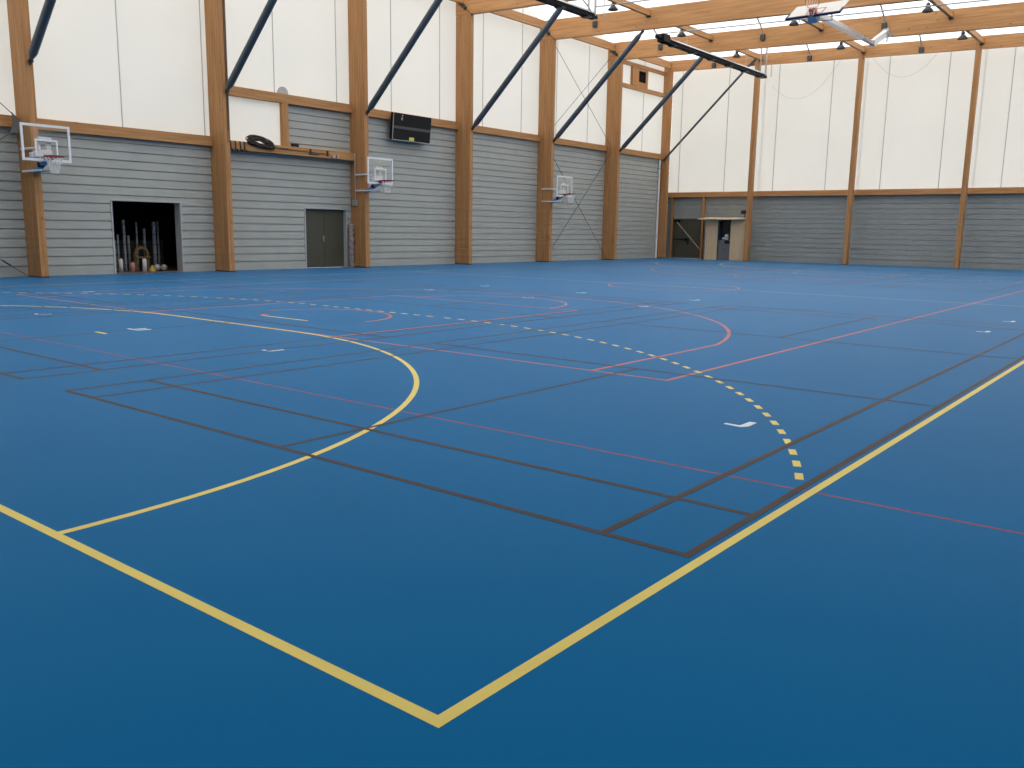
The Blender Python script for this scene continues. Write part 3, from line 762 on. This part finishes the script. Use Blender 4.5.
# stored things
def post(x, y, h, r, lab):
    t = thing('net_post', (x, y, 0), lab, 'post', 'aluminium net posts in the store')
    MB().tube([(x, y, .03), (x, y, h)], r, 12).build('pole', M_POST, t)
    b_ = MB()
    for k in range(int(h/.31)): b_.tube([(x, y, .2+.31*k), (x, y, .215+.31*k)], r*1.1, 12)
    b_.build('ring', M_DARK, t)
    MB().lathe([(0, .03), (r*2.2, .03), (r*2.4, 0)], (x, y, .002), 14).build('base', M_DARK, t)
for (x, h, r, lab) in ((12.30, 1.58, .05, 'tall silver ringed post in the store, leftmost bright one'), (12.78, 1.52, .032, 'slim silver post in the store behind the brown chair frame'),
                       (13.03, 1.32, .045, 'medium silver post in the middle of the store'), (13.30, 1.53, .062, 'thickest silver ringed post in the store'),
                       (13.50, 1.57, .03, 'slim silver post in the store, right of the thickest'), (11.98, .95, .05, 'short dull post near the store left jamb'),
                       (12.15, 1.13, .04, 'dull thin post behind the short one in the store'), (12.50, 1.1, .04, 'dull thin post left of the brown chair frame')):
    post(x, 25.0 + (0 if r > .045 else .12), h, r, lab)
t = thing('padded_frame', (12.72, 24.75, 0), 'brown padded arched frame standing in the store', 'frame')
mb = MB().tube([(12.50, 24.75, .03), (12.50, 24.75, .55), (12.56, 24.75, .68), (12.70, 24.75, .74), (12.84, 24.75, .68), (12.90, 24.75, .55), (12.90, 24.75, .03)], .06, 10); mb.build('pad', M_BROWN, t)
MB().bev(12.46, 12.94, 24.62, 24.68, .40, .46, .01).build('crossbar', M_BROWN, t)
def can(x, y, h, r, m, name, lab, g='cans on the store floor'):
    t = thing(name, (x, y, 0), lab, 'canister', g)
    MB().lathe([(0, .003), (r, .003), (r, h-.05), (r*.7, h-.02), (r*.7, h-.01), (0, h-.01)], (x, y, 0), 16).build('body', m, t)
    MB().lathe([(r*.72, -.01), (r*.75, .015), (0, .03)], (x, y, h), 12).build('lid', M_DARK, t)
can(11.93, 24.6, .42, .07, M_PAPER, 'canister', 'white canister in the store just inside the left jamb')
can(12.62, 24.45, .42, .065, M_PAPER, 'canister', 'white canister in front of the brown padded frame')
can(12.22, 24.45, .30, .075, M_PINK, 'canister', 'reddish pink canister between two white ones')
mb = MB().lathe([(0, .0), (.12, .0), (.12, .02), (.06, .12), (.02, .2), (0, .2)], (12.84, 24.4, .003), 14)
tag(mb.build('yellow_cone', mat('cone_yellow', (.38, .30, .05), .6)), 'small yellow marker cone in the store', 'cone')
for k, (x, y, r) in enumerate(((13.15, 24.65, .11), (13.42, 24.72, .1))):
    mb = MB().lathe([(r*math.sin(PI*q/10), r-r*math.cos(PI*q/10)) for q in range(11)], (x, y, .003), 16)
    tag(mb.build('ball', M_GREY), ['grey ball on the store floor, left of two', 'grey ball on the store floor, right of two'][k], 'ball', 'balls in the store')
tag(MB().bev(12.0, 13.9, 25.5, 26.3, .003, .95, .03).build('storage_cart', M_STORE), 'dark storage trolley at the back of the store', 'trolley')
# rolled net beside the olive door
mb = MB(); P = [(20.285+.012*math.sin(k*1.7), W-.14+.01*math.cos(k*2.3), .005+1.58*k/20) for k in range(21)]
mb.tube(P, [.105+.018*math.sin(k*2.1)*(1 if k < 20 else 0) for k in range(21)], 14)
tag(mb.build('rolled_net', M_ROLL), 'upright mottled red and white rolled net beside the olive door', 'rolled net')

# ------------------------------------------------------------------ corner bay: louvre box
def rail(a, b2, z0, z1, lab, m=WX, d=.12, name='timber_rail'):
    return tag(MB().bev(a, b2, W-d, W+.015, z0, z1, .004).build(name, m), lab, 'rail', 'rails around the louvre')
rail(37.8, 43.4, 8.90, 9.10, 'lower timber rail under the louvre in the corner bay')
rail(37.8, 43.4, 10.06, 10.24, 'upper timber rail over the louvre in the corner bay')
t = thing('louvre_panel', (40.9, W, 9.1), 'wooden panel with dark louvre high in the corner bay', 'louvre')
MB().bev(39.85, 40.32, W-.14, W+.01, 9.10, 10.06, .006).bev(41.32, 41.55, W-.08, W+.01, 9.10, 10.06, .006).bev(40.32, 40.60, W-.08, W+.01, 9.10, 10.06, .006).bev(40.60, 41.32, W-.08, W+.01, 9.10, 9.36, .006).bev(40.60, 41.32, W-.08, W+.01, 9.93, 10.06, .006).build('panel', WZ, t)
lv = MB().box(40.60, 41.32, W-.01, W+.012, 9.36, 9.93)
for k in range(6): lv.obox((40.96, W-.045, 9.41+.095*k), (1, 0, 0), (0, .7, .7), (0, -.7, .7), .71, .075, .008)
lv.build('louvre', M_BLACK, t)
# corner downpipe
t = thing('downpipe', (43.2, W-.07, 0), 'white vertical pipe beside the far left corner column', 'pipe')
MB().tube([(43.22, W-.07, .0), (43.22, W-.07, 5.5)], .055, 12).build('pipe', M_WHITE, t)
for z in (1.2, 3.2, 5.0): MB().bev(43.15, 43.29, W-.14, W-.003, z, z+.04, .004).build('pipe_clip', M_GALV, t)

# ------------------------------------------------------------------ end wall: door and booth
for y, lab in ((23.34, 'left timber jamb post of the far olive door'), (21.37, 'right timber jamb post of the far olive door, beside the booth')):
    w_ = .045 if y > 23 else .06
    tag(MB().bev(L-.19, L-.010, y-w_, y+w_, .0, 3.45, .006).build('door_post', WZ), lab, 'post')
fr = MB(); y0, y1, h = FD
fr.bev(L-.05, L+.15, y0, y0+.04, 0, h, .004); fr.bev(L-.05, L+.15, y1-.04, y1, 0, h, .004); fr.bev(L-.05, L+.15, y0+.04, y1-.04, h-.04, h, .004)
d3 = struct('door_3', fr, M_OLIVE, 'far olive double door in the corner with a striped tape across it', cat='door')
ym = (y0+y1)/2-.05
for a, b2 in ((y0+.04, ym-.003), (ym+.003, y1-.04)): MB().bev(L+.0, L+.05, a, b2, .01, h-.04, .004).build('door_leaf', M_OLIVE, d3)
MB().bev(L-.07, L-.03, ym+.02, y1-.08, 1.06, 1.12, .008).bev(L-.07, L, ym+.02, ym+.1, 1.0, 1.16, .006).bev(L-.07, L-.02, ym-.1, ym-.02, .80, 1.14, .006).build('push_bar', M_BLACK, d3)
MB().bev(L-.08, L-.02, 22.85, 23.22, 2.06, 2.18, .008).build('door_closer', M_BLACK, d3)
MB().obox((L-.10, 22.25, 1.30), (0, 1, 1.0), (1, 0, 0), (0, 1, -1.0), 2.15, .012, .055).build('barrier_tape', M_TAPE, d3)
# booth
bx = 43.72
t = thing('plywood_booth', (44.0, 19.68, 0), 'plywood booth with projecting board roof against the end wall', 'booth')
MB().bev(bx, bx+.03, 20.12, 20.82, 0, 2.20, .004).build('front_panel', M_PLY, t)
MB().bev(bx, bx+.03, 18.56, 19.36, 0, 2.20, .004).build('front_panel', M_PLY, t)
MB().bev(bx, L-.03, 20.82, 20.85, 0, 2.2, .004).build('side_panel', M_PLY, t)
MB().bev(bx, L-.03, 18.53, 18.56, 0, 2.2, .004).build('side_panel', M_PLY, t)
rp = MB(); rp.add([(bx-.42, 21.15, 2.20), (bx-.42, 18.95, 2.20), (bx+.0, 18.45, 2.24), (L-.22, 18.45, 2.27), (L-.22, 21.15, 2.27),
                   (bx-.42, 21.15, 2.26), (bx-.42, 18.95, 2.26), (bx+.0, 18.45, 2.30), (L-.22, 18.45, 2.325), (L-.22, 21.15, 2.325)],
                  [(0,1,2,3,4), (9,8,7,6,5), (0,5,6,1), (1,6,7,2), (2,7,8,3), (3,8,9,4), (4,9,5,0)])
rp.build('roof_board', M_PLYTOP, t)
ld = MB().bev(bx+.10, bx+.14, 19.38, 20.10, 0, 1.10, .006).build('lower_door', M_GDOOR, t)
MB().bev(bx+.075, bx+.10, 19.40, 19.72, .90, 1.06, .006).build('letter_slot', M_BLACK, ld)
MB().bev(bx+.08, bx+.10, 19.70, 19.74, .5, .62, .005).build('lock', M_DARK, ld)
wn = MB().box(bx+.30, bx+.32, 19.38, 20.10, 1.10, 2.20).build('window', M_GLASSY, t)
MB().bev(bx+.05, bx+.3, 20.05, 20.10, 1.10, 2.20, .004).build('window_edge', mat('booth_blue', (.03, .045, .09), .5), wn)
MB().bev(bx+.10, bx+.32, 19.38, 20.05, 1.08, 1.11, .004).build('counter', M_DARK, t)
pp = MB(); pp.lathe([(.0, .0), (.11, .0), (.12, .06), (.08, .14), (0, .17)], (bx+.19, 19.66, 1.25), 10); pp.lathe([(0, 0), (.09, 0), (.08, .07), (0, .1)], (bx+.19, 19.84, 1.14), 10); pp.bev(bx+.13, bx+.28, 19.55, 19.8, 1.112, 1.24, .02)
tag(pp.build('crumpled_cloth', M_PAPER), 'white crumpled cloth on the booth counter', 'cloth')
t = thing('floodlight', (43.75, 18.72, 2.24), 'small dark floodlight on the right end of the booth roof', 'floodlight')
MB().obox((43.72, 18.66, 2.60), (1, 0, -.5), (0, 1, 0), (.5, 0, 1), .12, .26, .17).build('lamp_head', M_BLACK, t)
MB().tube([(43.78, 18.62, 2.29), (43.78, 18.62, 2.58)], .025, 8).bev(43.70, 43.86, 18.54, 18.70, 2.268, 2.30, .006).build('bracket', M_DARK, t)
# drooping wires on the end wall
def droop(ya, za, yb, zb_, sag, x, lab):
    P = [(x, ya+(yb-ya)*k/20, za+(zb_-za)*k/20 - sag*4*(k/20)*(1-k/20)) for k in range(21)]
    tag(MB().tube(P, .006, 6).build('hanging_wire', M_GREY), lab, 'wire', 'drooping wires on the end wall')
droop(17.6, 9.1, 14.0, 10.25, 1.3, 43.9, 'thin wire drooping in front of the white panel beside the heater end')
droop(12.7, 10.15, 9.5, 10.1, 1.2, 43.9, 'thin wire drooping on the end wall right of the second post')

# ------------------------------------------------------------------ outside ground, world, camera
w = D.worlds.new('overcast'); bpy.context.scene.world = w; w.use_nodes = True; nt = w.node_tree
bg = nt.nodes['Background']; tc = nt.nodes.new('ShaderNodeTexCoord'); sp = nt.nodes.new('ShaderNodeSeparateXYZ')
rp = nt.nodes.new('ShaderNodeValToRGB'); mpv = nt.nodes.new('ShaderNodeMapRange'); mpv.inputs[1].default_value = -1; mpv.inputs[2].default_value = 1
nt.links.new(tc.outputs['Generated'], sp.inputs[0]); nt.links.new(sp.outputs['Z'], mpv.inputs[0]); nt.links.new(mpv.outputs[0], rp.inputs[0])
e = rp.color_ramp.elements
e[0].position = .47; e[0].color = (.30, .30, .28, 1); e[1].position = .53; e[1].color = (.62, .64, .66, 1)
e2 = e.new(1.); e2.color = (1.0, 1.0, 1.0, 1)
nt.links.new(rp.outputs[0], bg.inputs[0]); bg.inputs[1].default_value = 3.5

p = [-1.7399886097395274, -1.6390845828209863, 1.460609129820962, 0.671055532540332, -0.17413556741329939, 0.01579279028670444, 875.4755788077707]
yaw, pit, rol = p[3:6]
fw = Vector((math.cos(pit)*math.cos(yaw), math.cos(pit)*math.sin(yaw), math.sin(pit))); rt = Vector((math.sin(yaw), -math.cos(yaw), 0)); up = rt.cross(fw)
r2 = rt*math.cos(rol)+up*math.sin(rol); u2 = -rt*math.sin(rol)+up*math.cos(rol)
cam = D.cameras.new('camera'); cam.sensor_width = 36; cam.lens = p[6]*36/1024; cam.clip_end = 300; cam.clip_start = .05
co = D.objects.new('camera', cam); C.objects.link(co)
mw = Matrix(((r2.x, u2.x, -fw.x, p[0]), (r2.y, u2.y, -fw.y, p[1]), (r2.z, u2.z, -fw.z, p[2]), (0, 0, 0, 1))); co.matrix_world = mw
sc = bpy.context.scene; sc.camera = co
sc.view_settings.view_transform = 'Standard'; sc.view_settings.look = 'None'; sc.view_settings.exposure = 0.0; sc.view_settings.gamma = 1
sc.view_settings.use_curve_mapping = False
try:
    sc.cycles.use_denoising = True; sc.cycles.denoiser = 'OPENIMAGEDENOISE'
    sc.cycles.max_bounces = 14; sc.cycles.diffuse_bounces = 6; sc.cycles.transparent_max_bounces = 12
except Exception: pass
